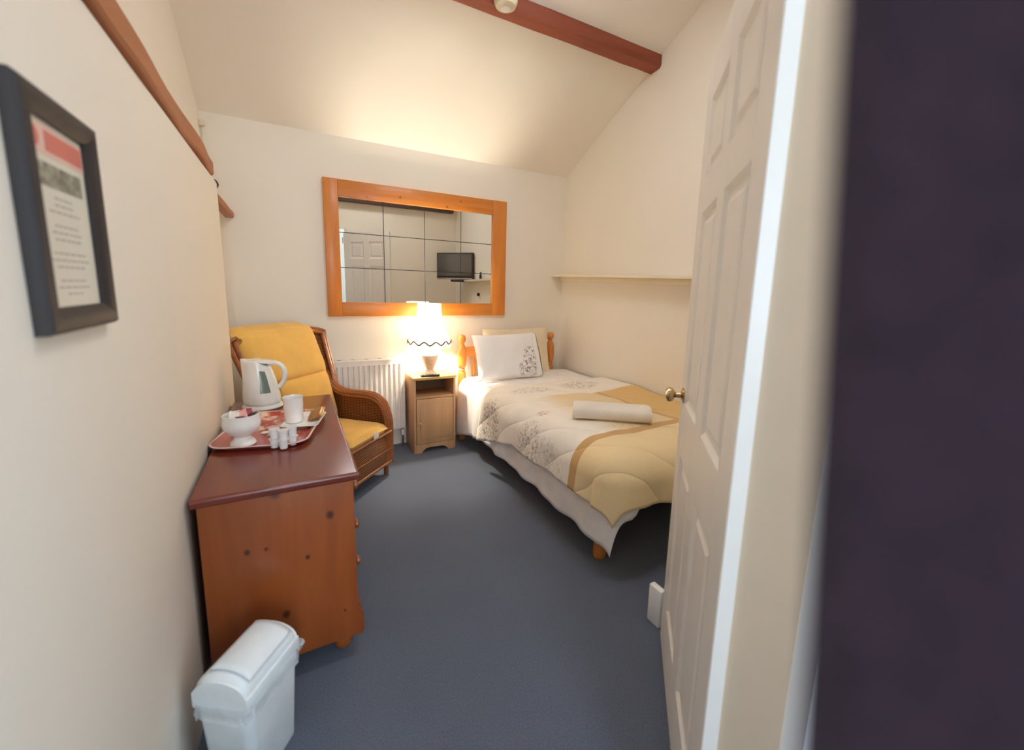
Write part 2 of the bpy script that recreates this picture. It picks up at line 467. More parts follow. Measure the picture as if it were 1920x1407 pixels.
struct(obj('added_rooflight', wn, M['trim'], smooth=0), 'white frame of the added, unseen rooflight in the front slope', 'window')
wf = MB(); wf.box(.745, XR, YF0, YF1, 0, ZF); wf.box(XL, .745, YF0, YF1, 2.12, ZF); wf.box(-.6, XL, YF0, YF1, 1.85, ZF)
struct(obj('wall_front', wf, M['wall'], smooth=0), 'cream wall around the doorway', 'wall')
wp = MB(); wp.box(-.6, 1.7, -1.82, -1.7, 0, .9); wp.box(-.6, 1.7, -1.82, -1.7, 2.1, 2.7); wp.box(-.6, -.25, -1.82, -1.7, .9, 2.1); wp.box(.55, 1.7, -1.82, -1.7, .9, 2.1)
struct(obj('wall_passage', wp, M['wall'], smooth=0), 'cream passage wall with a window opening opposite the doorway', 'wall')
wn = MB(); wn.box(-.25,.55,-1.78,-1.74,.9,.95); wn.box(-.25,.55,-1.78,-1.74,2.05,2.1); wn.box(-.25,-.2,-1.78,-1.74,.95,2.05); wn.box(.5,.55,-1.78,-1.74,.95,2.05); wn.box(.13,.17,-1.78,-1.74,.95,2.05)
struct(obj('window_1', wn, M['trim'], smooth=0), 'white window frame in the passage wall', 'window')
# door lining and architrave on the hinge side
struct(obj('trim_1', MB().box(.724, .745, .3195, .44, 0, 2.12), M['lining'], smooth=0), 'cream painted door lining on the hinge side', 'door frame')
struct(obj('trim_3', MB().box(.7245, .80, .286, .3195, 0, 2.16), M['trim'], smooth=0), 'white architrave on the passage side of the door lining', 'door frame')
struct(obj('trim_2', MB().box(1.232, 1.262, 1.035, 1.10, 0, .165, bev=.006), M['trim'], smooth=30), 'small white skirting block beyond the free edge of the open door', 'skirting')

# rough rail on the ledge of the left wall
def rough_beam(y0, y1, x0, x1, z0, z1, amp, seed, n=26):
    mb = MB(); rings = []
    for i in range(n+1):
        y = y0+(y1-y0)*i/n
        f = lambda k: amp*noise.noise(Vector((y*3.2+seed, k*5.1, seed)))
        za, zb = z0+f(1)*.35, z1+f(2)
        xb = x1+f(3)*.6
        rings.append([(x0,y,za),(xb-.006,y,za),(xb,y,za+.008),(xb,y,zb-.01),(xb-.01,y,zb),(x0,y,zb)])
    v = [p for r_ in rings for p in r_]; k = 6
    f = [(i*k+j, i*k+(j+1)%k, (i+1)*k+(j+1)%k, (i+1)*k+j) for i in range(n) for j in range(k)]
    f += [tuple(range(k)), tuple(n*k+j for j in range(k))[::-1]]
    vs, fs = mb._add(v, f); bmesh.ops.recalc_face_normals(mb.bm, faces=fs)
    return mb
tag(obj('wall_rail', rough_beam(.46, 2.62, XLU, XL+.012, 1.8505, 1.926, .024, 3.1), M['rail']),
    'long rough brown timber rail running along the ledge of the left wall', 'beam')
tag(obj('timber_stub', rough_beam(2.765, YB+.004, -.352, -.304, 1.764, 1.810, .006, 8.2, 8), M['rail']),
    'short brown timber stub between the left wall end and the back wall', 'beam')
# purlin
bm_ = MB()
n = 20; v = []; f = []
for i in range(n+1):
    x = XLU+(XR-XLU-.002)*i/n
    w = lambda k: .007*noise.noise(Vector((x*4, k*3.3, 2)))
    v += [(x,2.395+w(1),2.912+w(2)),(x,2.48+w(3),2.906+w(4)),(x,2.495,2.93),(x,2.53,3.0),(x,2.385,3.05),(x,2.383+w(5),2.93)]
f = [(i*6+j, i*6+(j+1)%6, (i+1)*6+(j+1)%6, (i+1)*6+j) for i in range(n) for j in range(6)] + [tuple(range(6)), tuple(n*6+j for j in range(6))[::-1]]
vs, fs = bm_._add(v, f); bmesh.ops.recalc_face_normals(bm_.bm, faces=fs)
tag(obj('ceiling_beam', bm_, M['beam']), 'reddish brown timber beam crossing under the sloping ceiling', 'beam')
# beam over the doorway, seen in the mirror
tag(obj('lintel_beam', MB().box(-.29, 2.30, YF1+.001, YF1+.10, 2.475, 2.60, bev=.008), M['lintel']), 'dark brown timber beam over the doorway, seen only in the mirror', 'beam')
# white fitting on the beam
e = tag(empty('light_fitting', (1.127, 2.345, 2.905)), 'white plastic light fitting fixed to the side of the ceiling beam', 'light fitting')
obj('cover', MB().lathe([(0,-.030),(.03,-.029),(.055,-.018),(.066,.004),(.068,.04),(.068,.11),(.06,.12),(0,.12)], 32), M['pendant'], e)
obj('lamp_holder', MB().lathe([(.022,-.033),(.026,-.031),(.026,-.026),(.02,-.026)], 20), M['white_plastic'], e)
obj('bracket', MB().box(-.03, .03, .04, .056, .0, .10, bev=.004), M['white_plastic'], e)
# small fixings
tag(obj('wall_hook', MB().tube(smoothpath([(XL-.02,YEND-.001,1.858),(XL-.006,YEND+.008,1.856),(XL+.002,YEND+.010,1.84),(XL-.004,YEND+.010,1.822)]), .005, 8), M['darkgrey']),
    'small dark metal hook at the end of the left wall just under the rail', 'hook')
tag(obj('cable_clip', MB().box(XLU-.001, XLU+.03, YB-.03, YB+.001, 2.315, 2.352, bev=.005).tube([(XLU+.012, YB-.004, 2.32), (XLU+.01, YB-.004, 2.0)], .004, 6), M['pendant']),
    'small white cable clip in the upper left corner of the back wall', 'clip')

# ------------------------------------------------------------------ open door
HX, HY, FX, FY = .6957, .449, 1.2123, 1.0065
ang = math.atan2(FY-HY, FX-HX); W = math.hypot(FX-HX, FY-HY)
door = obj('door_1', MB(), M['door'], None, (HX, HY, 0), (0, 0, ang))
dm = MB(); T = .03
xs = [0, .105, .335, .425, .655, W]; zs = [.012, .20, .80, .98, 1.60, 1.70, 1.93, 2.06]
for a, b in ((0,1),(2,3),(4,5)): dm.box(xs[a], xs[b], -T, 0, .012, 2.06, bev=.002, seg=1)
for a, b in ((1,2),(3,4)):
    for c, d in ((0,1),(2,3),(4,5),(6,7)): dm.box(xs[a], xs[b], -T, 0, zs[c], zs[d])
    for c, d in ((1,2),(3,4),(5,6)):
        dm.box(xs[a], xs[b], -T+.009, -.009, zs[c], zs[d])
        # sloped moulding round the panel and its raised field, on both faces
        for (y0, y1) in ((0, -.009), (-T, -T+.009)):
            x0, x1, z0, z1 = xs[a], xs[b], zs[c], zs[d]; q = .016
            o_ = [(x0,y0,z0),(x1,y0,z0),(x1,y0,z1),(x0,y0,z1)]; i_ = [(x0+q,y1,z0+q),(x1-q,y1,z0+q),(x1-q,y1,z1-q),(x0+q,y1,z1-q)]
            dm._add(o_+i_, [(k, (k+1)%4, 4+(k+1)%4, 4+k) for k in range(4)])
            s = .045; ym = y1+(.006 if y0 == 0 else -.006)
            o_ = [(x0+.03,y1,z0+.03),(x1-.03,y1,z0+.03),(x1-.03,y1,z1-.03),(x0+.03,y1,z1-.03)]
            i_ = [(x0+s,ym,z0+s),(x1-s,ym,z0+s),(x1-s,ym,z1-s),(x0+s,ym,z1-s)]
            dm._add(o_+i_, [(k, (k+1)%4, 4+(k+1)%4, 4+k) for k in range(4)]+[(4,5,6,7)])
bmesh.ops.recalc_face_normals(dm.bm, faces=dm.bm.faces[:])
dm.bm.to_mesh(door.data); dm.bm.free()
struct(door, 'white panelled door standing open in front of the bed', 'door')
def knob(sgn):
    rot = Matrix.Rotation(-sgn*PI/2, 4, 'X')
    y0 = 0 if sgn > 0 else -T
    Mx = Matrix.Translation((W-.06, y0, 1.0)) @ rot
    kb = obj('door_knob', MB().lathe([(.0,.0),(.026,0),(.027,.004),(.02,.007),(.010,.011),(.009,.026),(.013,.031),(.022,.036),(.0255,.045),(.024,.054),(.015,.060),(0,.062)], 28, Mx), M['brass'], door)
knob(1); knob(-1)
for z in (.25, 1.95):
    obj('hinge', MB().tube([(-.006,.006,z-.04),(-.006,.006,z+.04)], .006, 10), M['brass'], door)
# hanging cloth standing in for an unidentified dark shape beside the viewer
cu = MB()
def cur(u, v):
    z = .02+2.14*v; y1 = .0425+(z-1.335)*.078; y = y1-(.72+.35*v)*u
    k = min(1, u*(.72+.35*v)/.12)
    return (.09+.016*k*math.sin((y-y1)*52)+.006*k*noise.noise(Vector((y*9, z*2, 1))), y, z)
cu.grid(cur, 90, 30)
e = tag(empty('dark_edge_standin', (0,0,0)), 'dark plum cloth standing in for an unidentified shape close up along the right edge of the view, out of focus', 'curtain')
co_ = obj('standin_cloth', cu, M['plum'], e, smooth=80); md = co_.modifiers.new('thick', 'SOLIDIFY'); md.thickness = .006; md.offset = -1
obj('standin_pole', MB().tube([(.09,YF0+.005,2.175),(.09,-1.0,2.175)], .012, 12), M['darkgrey'], e)

# ------------------------------------------------------------------ wall shelf on the right wall
e = tag(empty('wall_shelf', (XR, .93, 1.40)), 'long cream shelf along the right wall above the bed', 'shelf')
L = YB-.93-.003
sh = MB(); sh.prism([(-.002,0),(-.002,L),(-.13,L),(-.13,.12),(-.09,0)], 2, .02, .045, bev=.003)
shs = obj('board', sh, M['shelf'], e)
obj('batten', MB().box(-.024, -.002, .05, L, -.02, .02, bev=.003), M['shelf'], e)
e.rotation_euler = (R(1.15), 0, 0)

# ------------------------------------------------------------------ TV in the corner, seen in the mirror
tvn = Vector((-.75,.66,0)).normalized(); tvang = math.atan2(tvn.y, tvn.x)+PI/2   # local -y faces the bed
e = tag(empty('television', (2.13, 1.02, 1.455), tvang), 'small black flat television on a wall arm, reflected in the mirror', 'television')
tb = obj('casing', MB().box(-.30,.30,0,.045,0,.385,bev=.008).box(-.18,.18,.04,.075,.06,.32,bev=.01), M['dark'], e)
obj('screen', MB().box(-.28,.28,-.003,.002,.045,.365,bev=.001), M['screen'], e)
obj('lower_trim', MB().box(-.295,.295,-.004,.01,.004,.022,bev=.003), M['chrome'], e)
e2 = tag(empty('television_bracket', (2.13, 1.02, 1.40), tvang), 'dark wall arm under the reflected television', 'bracket')
obj('plate', MB().box(-.09,.09,.082,.10,.12,.32,bev=.003), M['darkgrey'], e2)
obj('arm', MB().tube([(0,.10,.22),(.03,.16,.22),(.05,.22,.22)], .014, 10), M['darkgrey'], e2)
e3 = tag(empty('cable_box', (2.10, 1.05, 1.418), tvang), 'thin dark box under the reflected television', 'box')
obj('body', MB().box(-.14,.06,-.01,.09,0,.03,bev=.004), M['dark'], e3)
e3.location = (2.13,1.02,1.42)
e = tag(empty('bottle', (2.32, 1.55, 1.4585)), 'small black bottle on the shelf beside the reflected television', 'bottle')
obj('body', MB().lathe([(0,0),(.016,0),(.017,.004),(.017,.062),(.009,.072),(.009,.08),(0,.08)], 20), M['dark'], e)
obj('cap', MB().lathe([(.010,.078),(.011,.08),(.011,.098),(0,.1)], 20), M['darkgrey'], e)
e = tag(empty('wall_socket', (XR-.001, 1.42, 1.25)), 'small dark plug on the wall under the shelf, reflected in the mirror', 'socket')
obj('plate', MB().box(-.008,0,-.043,.043,-.043,.043,bev=.003), M['shelf'], e)
obj('plug', MB().box(-.04,-.008,-.02,.02,-.025,.02,bev=.006), M['dark'], e)

# ------------------------------------------------------------------ wall mirror
MX0, MX1, MZ0, MZ1 = .245, 1.727, 1.10, 2.105
e = tag(empty('wall_mirror', (MX0, YB-.001, MZ0)), 'large pine framed mirror of square glass tiles on the back wall', 'mirror')
w, h = MX1-MX0, MZ1-MZ0; fl, fr, ft, fb = .100, .132, .122, .108
obj('frame_stile', MB().box(0, fl, -.035, 0, 0, h, bev=.003), M['mirror_v'], e)
obj('frame_stile', MB().box(w-fr, w, -.035, 0, 0, h, bev=.003), M['mirror_v'], e)
obj('frame_rail', MB().box(fl+.0005, w-fr-.0005, -.034, 0, h-ft, h-.001, bev=.003), M['mirror_h'], e)
obj('frame_rail', MB().box(fl+.0005, w-fr-.0005, -.034, 0, .001, fb, bev=.003), M['mirror_h'], e)
obj('backing', MB().box(fl-.01, w-fr+.01, -.010, -.004, fb-.01, h-ft+.01), M['darkgrey'], e)
cols = [fl-.005, .420, .744, 1.057, w-fr+.005]; rows = [fb-.005, .37, .628, h-ft+.005]
gm = MB(); gp = .0028
for i in range(4):
    for j in range(3):
        gm.box(cols[i]+gp, cols[i+1]-gp, -.016, -.010, rows[j]+gp, rows[j+1]-gp)
obj('mirror_glass', gm, M['mirror'], e, smooth=0)

# ------------------------------------------------------------------ radiator
e = tag(empty('radiator', (.12, YB, 0)), 'white ribbed panel radiator under the mirror', 'radiator')
RW = .665
rb = MB(); np_ = 17; pitch = RW/np_
prof = []
for k in range(np_):
    x0 = k*pitch
    prof += [(x0+pitch*.08,-.085),(x0+pitch*.22,-.097),(x0+pitch*.58,-.097),(x0+pitch*.72,-.085)]
poly = [(0,-.055),(0,-.085)]+prof+[(RW,-.085),(RW,-.055)]
rb.prism(poly, 2, .185, .716)
rb.prism([(0,-.055),(0,-.09),(RW,-.09),(RW,-.055)], 2, .165, .187); rb.prism([(0,-.055),(0,-.09),(RW,-.09),(RW,-.055)], 2, .715, .746)
obj('panel', rb, M['white_metal'], e, smooth=25)
obj('top_grille', MB().box(-.003, RW+.003, -.0905, -.012, .744, .757, bev=.004), M['white_metal'], e)
obj('side_cover', MB().box(RW, RW+.006, -.088, -.014, .18, .75, bev=.002), M['white_metal'], e)
obj('side_cover', MB().box(-.006, 0, -.088, -.014, .18, .75, bev=.002), M['white_metal'], e)
for k in range(6):
    x = .085+.1*k
    obj('grille_slot', MB().box(x-.014, x+.014, -.034, -.022, .7565, .7578), M['slot'], e)
obj('valve', MB().lathe([(0,0),(.014,0),(.016,.01),(.016,.045),(.01,.05),(0,.05)], 18, Mt(RW-.01,-.06,.10)), M['white_plastic'], e)
obj('pipe', MB().tube([(RW-.01,-.06,.19),(RW-.01,-.06,.0)], .0075, 10), M['chrome'], e)
obj('pipe', MB().tube(smoothpath([(RW-.01,-.055,.055),(RW+.0,-.04,.05),(RW+.008,-.03,.05),(RW+.010,-.02,.05)],4), .0075, 10), M['white_metal'], e)

# ------------------------------------------------------------------ chest of drawers (front faces +x)
CX0, CX1, CY0, CY1, CZ = -.288, .174, 1.4466, 2.605, .716
e = tag(empty('chest_of_drawers', (CX0, CY0, 0)), 'varnished pine chest of drawers with dark mahogany coloured top against the left wall', 'chest of drawers')
cw, cl = CX1-CX0, CY1-CY0
b0, b1 = .012, cw-.018     # carcass x range
side = [(b0,.085),(b0,.686),(b1,.686),(b1,.215),(b1+.004,.19),(b1+.018,.165),(b1+.02,.10),(b1+.012,.085)]
obj('side_panel', MB().prism(side, 1, .015, .037, bev=.003), M['pine_side'], e)
obj('side_panel', MB().prism(side, 1, cl-.037, cl-.015, bev=.003), M['pine_side'], e)
obj('back_panel', MB().box(b0, b0+.01, .037, cl-.037, .09, .686), M['pine_y'], e)
obj('base_board', MB().box(b0+.012, b1-.004, .037, cl-.037, .09, .11).prism([(b1-.02,.085),(b1-.02,.20),(b1+.003,.20),(b1+.018,.165),(b1+.02,.10),(b1+.012,.085)], 1, .037, cl-.037), M['pine_y'], e)
dl = [(.215,.355),(.363,.515),(.523,.675)]
for (z0, z1) in dl:
    for (y0, y1) in ((.042, cl/2-.004), (cl/2+.004, cl-.042)):
        d = obj('drawer', MB().box(b1-.40, b1-.002, y0, y1, z0, z1, bev=.004), M['pine_y'], e)
        ym, zm = (y0+y1)/2, (z0+z1)/2
        for yy in (y0+.12, y1-.12):
            obj('knob', MB().lathe([(.0,0),(.009,0),(.008,.008),(.012,.014),(.017,.02),(.017,.027),(.01,.032),(0,.033)], 20, Mt(b1-.002, yy, zm, ry=PI/2)), M['pine_foot'], d)
top = MB()
tp = [(0,.686),(cw-.012,.686),(cw-.006,.692),(cw-.006,.697),(cw,.701),(cw+.0,.709),(cw-.004,.715),(cw-.01,.716),(.004,.716),(0,.712)]
nt = []
def ring(off, z): return [(off if False else 0, off, z), (cw-off, off, z), (cw-off, cl-off, z), (0, cl-off, z)]
rs = [ring(.010,.686), ring(.005,.692), ring(.006,.698), ring(.0,.702), ring(.0,.710), ring(.004,.7155), ring(.010,.716)]
v = [p for r_ in rs for p in r_]
f = [(i*4+k, i*4+(k+1)%4, (i+1)*4+(k+1)%4, (i+1)*4+k) for i in range(len(rs)-1) for k in range(4)]+[(3,2,1,0), tuple(4*(len(rs)-1)+k for k in range(4))]
top._add(v, f); bmesh.ops.recalc_face_normals(top.bm, faces=top.bm.faces[:])
obj('top', top, M['mahog'], e, smooth=50)
for (x, y) in ((b1-.05,.09),(b1-.05,cl-.09),(b0+.06,.09),(b0+.06,cl-.09)):
    obj('foot', MB().lathe([(0,0),(.018,0),(.028,.012),(.031,.03),(.028,.05),(.019,.062),(.022,.07),(.022,.088),(0,.088)], 24, Mt(x,y,0)), M['pine_foot'], e)

# ------------------------------------------------------------------ things on the chest
TZ = CZ+.001
# tray
trot = R(-13)
e = tag(empty('tray', (-.092, 2.035, TZ), trot), 'red patterned tray with pale rim on the chest of drawers', 'tray')
tw, tl = .345, .48
def rrect(w, l, r, n=8):
    pts = []
    for (cx, cy, a0) in ((w/2-r, -l/2+r, -PI/2), (w/2-r, l/2-r, 0), (-w/2+r, l/2-r, PI/2), (-w/2+r, -l/2+r, PI)):
        for k in range(n+1):
            a = a0+PI/2*k/n; pts.append((cx+r*math.cos(a), cy+r*math.sin(a)))
    return pts
def rings(specs, cap0=True, cap1=True):
    mb = MB(); v = []; 
    for (w_, l_, r_, z_) in specs: v += [(x, y, z_) for x, y in rrect(w_, l_, r_)]
    n_ = len(rrect(1,1,.1)); f = []
    for i in range(len(specs)-1):
        for k in range(n_): f.append((i*n_+k, i*n_+(k+1)%n_, (i+1)*n_+(k+1)%n_, (i+1)*n_+k))
    if cap0: f.append(tuple(range(n_))[::-1])
    if cap1: f.append(tuple((len(specs)-1)*n_+k for k in range(n_)))
    mb._add(v, f); bmesh.ops.recalc_face_normals(mb.bm, faces=mb.bm.faces[:]); return mb
obj('tray_base', rings([(tw-.06,tl-.06,.05,0),(tw-.05,tl-.05,.055,.0),(tw-.008,tl-.008,.07,.016),(tw-.012,tl-.012,.068,.017),(tw-.05,tl-.05,.055,.004),(tw-.06,tl-.06,.05,.003)]), M['tray'], e)
obj('tray_rim', rings([(tw-.012,tl-.012,.07,.0165),(tw,tl,.074,.0165),(tw,tl,.074,.0195),(tw-.012,tl-.012,.07,.0195),(tw-.012,tl-.012,.07,.0165)], False, False), M['tray_rim'], e)
TR = TZ+.0045
# kettle
e = tag(empty('kettle', (-.15, 2.455, TZ+.0), R(-8)), 'white plastic jug kettle with grey water gauge on the chest of drawers', 'kettle')
obj('power_base', MB().lathe([(0,0),(.088,0),(.092,.006),(.088,.016),(.078,.02),(0,.02)], 40), M['kettle'], e)
def ksk(p, r, z, a):
    # lip pulled out towards -x (spout), top leaning slightly
    t = max(0, (z-.16)/.08); x, y, zz = p
    k = max(0, -math.cos(a))**6
    return (x-.014*k*t-.012*(z-.02)/.2, y*.94, zz+.006*k*t-.03*t*max(0,math.cos(a)) )
obj('body', MB().lathe([(0,.021),(.074,.021),(.083,.03),(.084,.045),(.079,.09),(.073,.14),(.066,.19),(.060,.225),(.058,.24),(.054,.245),(0,.243)], 48, fn=ksk), M['kettle'], e)
obj('lid', MB().lathe([(0,.252),(.03,.251),(.048,.246),(.05,.24)], 32, Mt(-.012,0,-.006, ry=R(7))), M['kettle'], e)
obj('handle', MB().tube(smoothpath([(.034,0,.216),(.060,0,.226),(.090,-.0,.214),(.106,0,.180),(.102,0,.14),(.084,0,.106),(.064,0,.096)], 8), [.013]*5+[.014]*44, 14, flat=(1.15,.85)), M['kettle'], e)
# gauge facing the room
def gauge(u, v):
    z = .085+.115*v; a = R(-66)+R(34)*(u-.5)*(1-.35*v)
    rr = lerpmap(z, [.045,.09,.14,.19,.225], [.084,.079,.073,.066,.060])+.0015
    x = rr*math.cos(a)-.012*(z-.02)/.2; y = rr*math.sin(a)*.94
    t = max(0,(z-.16)/.08)
    return (x, y, z-.03*t*max(0,math.cos(a)))
obj('water_gauge', MB().grid(gauge, 10, 10), M['window'], e)
# footed bowl with sachets
BX, BY = -.190, 1.888
e = tag(empty('footed_bowl', (BX, BY, TR)), 'white ceramic footed bowl of sachets at the front of the tray', 'bowl')
obj('bowl', MB().lathe([(0,.0),(.042,0),(.045,.004),(.041,.014),(.030,.026),(.028,.034),(.036,.042),(.054,.055),(.063,.075),(.064,.092),(.0605,.113),(.062,.121),(.060,.122),(.057,.114),(.059,.09),(.056,.075),(.045,.058),(.02,.046),(0,.044)], 44), M['ceramic'], e)
def sachet(name, x, y, z, rx, ry, rz, w, l, m, label, grp='sachets in the footed bowl', cat='sachet', th=.006):
    o = obj(name, MB().pillow(w, l, th, 8, 4, pinch=.02), m, None, (x,y,z), (rx,ry,rz)); tag(o, label, cat, grp); return o
sachet('tea_sachet', BX-.018, BY-.012, TR+.106, R(60), R(20), R(25), .045, .062, M['whitepaper'], 'white sachet leaning upright at the left inside the footed bowl')
sachet('tea_sachet', BX+.002, BY-.004, TR+.110, R(50), R(-22), R(-8), .042, .06, M['pinkpaper'], 'pink sachet sticking up in the middle of the footed bowl')
sachet('tea_sachet', BX+.026, BY+.010, TR+.106, R(22), R(-18), R(-30), .045, .05, M['darkpaper'], 'dark purple sachet lying at the right inside the footed bowl')
sachet('tea_sachet', BX+.012, BY-.026, TR+.108, R(12), R(8), R(30), .045, .048, M['darkpaper'], 'dark sachet lying at the front inside the footed bowl')
sachet('tea_sachet', BX+.016, BY+.028, TR+.112, R(40), R(5), R(15), .04, .055, M['redpaper'], 'dark red sachet at the back inside the footed bowl')
# plate, cup, biscuits, spoon
PX, PY = .026, 2.075
e = tag(empty('side_plate', (PX, PY, TR+.006), R(-14)), 'square white side plate under the cup on the tray', 'plate')
obj('plate', rings([(.10,.12,.02,0),(.115,.135,.02,.002),(.15,.215,.02,.012),(.148,.213,.02,.0145),(.115,.16,.02,.006),(.10,.14,.02,.005)]), M['ceramic'], e)
e = tag(empty('cup', (-.014, 2.075, TR+.0125)), 'tall white cup standing on the square side plate', 'cup')
obj('cup_body', MB().lathe([(0,0),(.033,0),(.036,.003),(.037,.012),(.0405,.112),(.041,.114),(.0395,.114),(.038,.108),(.034,.012),(0,.008)], 40), M['ceramic'], e)
obj('cup_handle', MB().tube(smoothpath([(.0,.037,.09),(.0,.058,.088),(.0,.064,.06),(.0,.056,.032),(.0,.036,.028)],6), .0045, 10), M['ceramic'], e)
e = tag(empty('biscuit_packet', (.076, 2.095, TR+.032), 0, (R(4), R(-20), R(-12))), 'brown and gold biscuit packet on the right of the side plate', 'biscuit packet')
obj('wrapper', MB().pillow(.058, .12, .024, 12, 6, pinch=.01), M['biscuit'], e)
obj('foil_edge', MB().box(.026,.034,-.058,.058,-.0015,.0035,bev=.001), M['gold'], e)
obj('foil_edge', MB().box(-.02,.025,.058,.068,-.001,.001,bev=.0004), M['gold'], e)
# milk pots: three stacks of two
def pot(x, y, z, rz, label):
    e = tag(empty('milk_pot', (x, y, z), rz), label, 'milk pot', 'milk pots on the tray')
    obj('tub', MB().lathe([(0,0),(.0125,0),(.0135,.002),(.0165,.033),(.0195,.0335),(.0195,.035),(0,.035)], 24), M['white_plastic'], e)
    obj('foil_lid', MB().lathe([(0,.0351),(.0195,.0351),(.0195,.0359),(0,.0364)], 24).box(.014,.026,-.005,.005,.0352,.0358), M['foil'], e)
pz = TR+.0005
for (x, y, nm) in ((-.082, 1.80, 'left'), (-.052, 1.775, 'front'), (-.022, 1.805, 'right')):
    pot(x, y, pz, random.random()*6, 'bottom milk pot of the %s stack of two beside the footed bowl' % nm)
    pot(x+.001, y+.001, pz+.0368, random.random()*6, 'top milk pot of the %s stack of two beside the footed bowl' % nm)
# flat white sachets behind the pots with a teaspoon across
def flat(x, y, z, rz, m, label, w=.03, l=.075):
    o = obj('sugar_sachet', MB().pillow(w, l, .006, 8, 5, pinch=.02), m, None, (x,y,z), (0,0,rz)); tag(o, label, 'sachet', 'sugar sachets on the tray')
flat(-.100, 1.985, TR+.0035, R(70), M['whitepaper'], 'white sachet lying between the footed bowl and the cup under the spoon handle')
flat(-.085, 2.06, TR+.0035, R(100), M['pinkpaper'], 'pale pink sachet lying on the tray to the left of the cup')
flat(-.078, 1.945, TR+.0035, R(60), M['whitepaper'], 'white sachet lying right behind the milk pots under the teaspoon')
e = tag(empty('teaspoon', (-.070, 1.965, TR+.0115), R(-72)), 'steel teaspoon lying across the sachets behind the milk pots', 'spoon')
obj('spoon_handle', MB().tube([(0,-.06,.0),(0,-.02,.001),(0,.03,.003)], [.0042,.003,.0022], 8, flat=(1,.4)), M['chrome'], e)
obj('spoon_bowl', MB().lathe([(0,-.004),(.006,-.0035),(.012,0),(.0122,.0012),(.006,-.002),(0,-.0026)], 20, Mt(0,.048,.003), sx=.85, sy=1.5), M['chrome'], e)

# ------------------------------------------------------------------ swing bin
e = tag(empty('waste_bin', (-.153, 1.238, 0), R(55)), 'small white swing-top bin on the floor beside the chest of drawers', 'bin')
def rbody(specs, **k): return rings(specs, **k)
obj('bin_body', rings([(.165,.125,.02,0),(.17,.13,.022,.004),(.20,.152,.026,.262),(.206,.158,.028,.264),(.206,.158,.028,.275),(.196,.148,.026,.275),(.165,.12,.02,.01)]), M['bin'], e)
# lid: shallow skirt and a barrel hood across the width with a swing flap
lid = MB()
def hood(u, v):
    x = (u-.5)*.196
    a = PI*v; y = -.074*math.cos(a); z = .276+.030+.058*math.sin(a)**.8
    ex = max(0, abs(u-.5)*2-.86)/.14
    return (x, y*(1-.06*ex**2), z-.012*ex**2)
lid.grid(hood, 24, 22)
lid.box(-.102,.102,-.078,-.070,.27,.312,bev=.003); lid.box(-.102,.102,.070,.078,.27,.312,bev=.003)
for s in (-1,1):
    pts = [(-.074*math.cos(PI*k/16), .306+.058*math.sin(PI*k/16)**.8-.012) for k in range(17)]
    lid.prism([(-.074,.27)]+pts+[(.074,.27)], 0, s*.098-.004, s*.098+.004)
obj('bin_lid', lid, M['bin'], e, smooth=40)
flap = MB()
def flp(u, v):
    x = (u-.5)*.16; a = PI*(.16+.50*v); y = -.0775*math.cos(a); z = .309+.060*math.sin(a)**.8
    return (x, y, z)
flap.grid(flp, 10, 14)
fo = obj('swing_flap', flap, M['bin'], e); md = fo.modifiers.new('thick', 'SOLIDIFY'); md.thickness = .004; md.offset = 1
ln = MB()
def skirt(u, v):
    pts = rrect(.212, .164, .03); n_ = len(pts); k = u*n_; i = int(k) % n_; f_ = k-int(k)
    x = pts[i][0]*(1-f_)+pts[(i+1)%n_][0]*f_; y = pts[i][1]*(1-f_)+pts[(i+1)%n_][1]*f_
    s = 1+.012*v+.05*v*noise.noise(Vector((math.cos(u*2*PI)*3, math.sin(u*2*PI)*3, v*1.5)))+.016*v*math.sin(u*70)
    zd = .03+.018*noise.noise(Vector((math.cos(u*2*PI)*2, math.sin(u*2*PI)*2, 5)))
    return (x*s, y*s, .281-zd*v*1.4)
ln.grid(skirt, 110, 6)
ln.tube(smoothpath([(.104,-.06,.276),(.128,-.055,.262),(.135,-.04,.236),(.118,-.03,.218),(.106,-.025,.225)],5), [.006]*6+[.012]*9+[.006]*6, 8, flat=(1.6,1))
obj('bin_liner', ln, M['liner'], e)

# ------------------------------------------------------------------ framed notice on the left wall
FY0, FY1, FZ0, FZ1 = .800, 1.052, 1.268, 1.602
e = tag(empty('framed_notice', (XL, FY0, FZ0)), 'dark wooden framed notice with red heading on the left wall', 'picture frame')
fw_, fh = FY1-FY0, FZ1-FZ0; mw = .036; dp = .022
def mould(p0, p1, q0, q1):
    """one mitred side of the frame: outer edge p0-p1, inner edge q0-q1 in (y, z)"""
    mb = MB(); v = []
    for (t, x) in ((0,0),(0,.013),(.12,.019),(.45,.022),(.8,.016),(1,.011),(1,.0)):
        for P, Q in ((p0,q0),(p1,q1)):
            v.append((x, P[0]+(Q[0]-P[0])*t, P[1]+(Q[1]-P[1])*t))
    n_ = 7; f = [(2*i, 2*i+1, 2*((i+1)%n_)+1, 2*((i+1)%n_)) for i in range(n_)]+[tuple(2*i for i in range(n_)), tuple(2*i+1 for i in range(n_))[::-1]]
    mb._add(v, f); bmesh.ops.recalc_face_normals(mb.bm, faces=mb.bm.faces[:]); return mb
O = [(0,0),(fw_,0),(fw_,fh),(0,fh)]; I = [(mw,mw),(fw_-mw,mw),(fw_-mw,fh-mw),(mw,fh-mw)]
for k in range(4):
    obj('frame_side', mould(O[k], O[(k+1)%4], I[k], I[(k+1)%4]), M['frame_dark'], e, smooth=40)
pap = obj('notice_paper', MB().box(.001,.006, mw-.004, fw_-mw+.004, mw-.004, fh-mw+.004), M['paper'], e, smooth=0)
iw, ih = fw_-2*mw, fh-2*mw
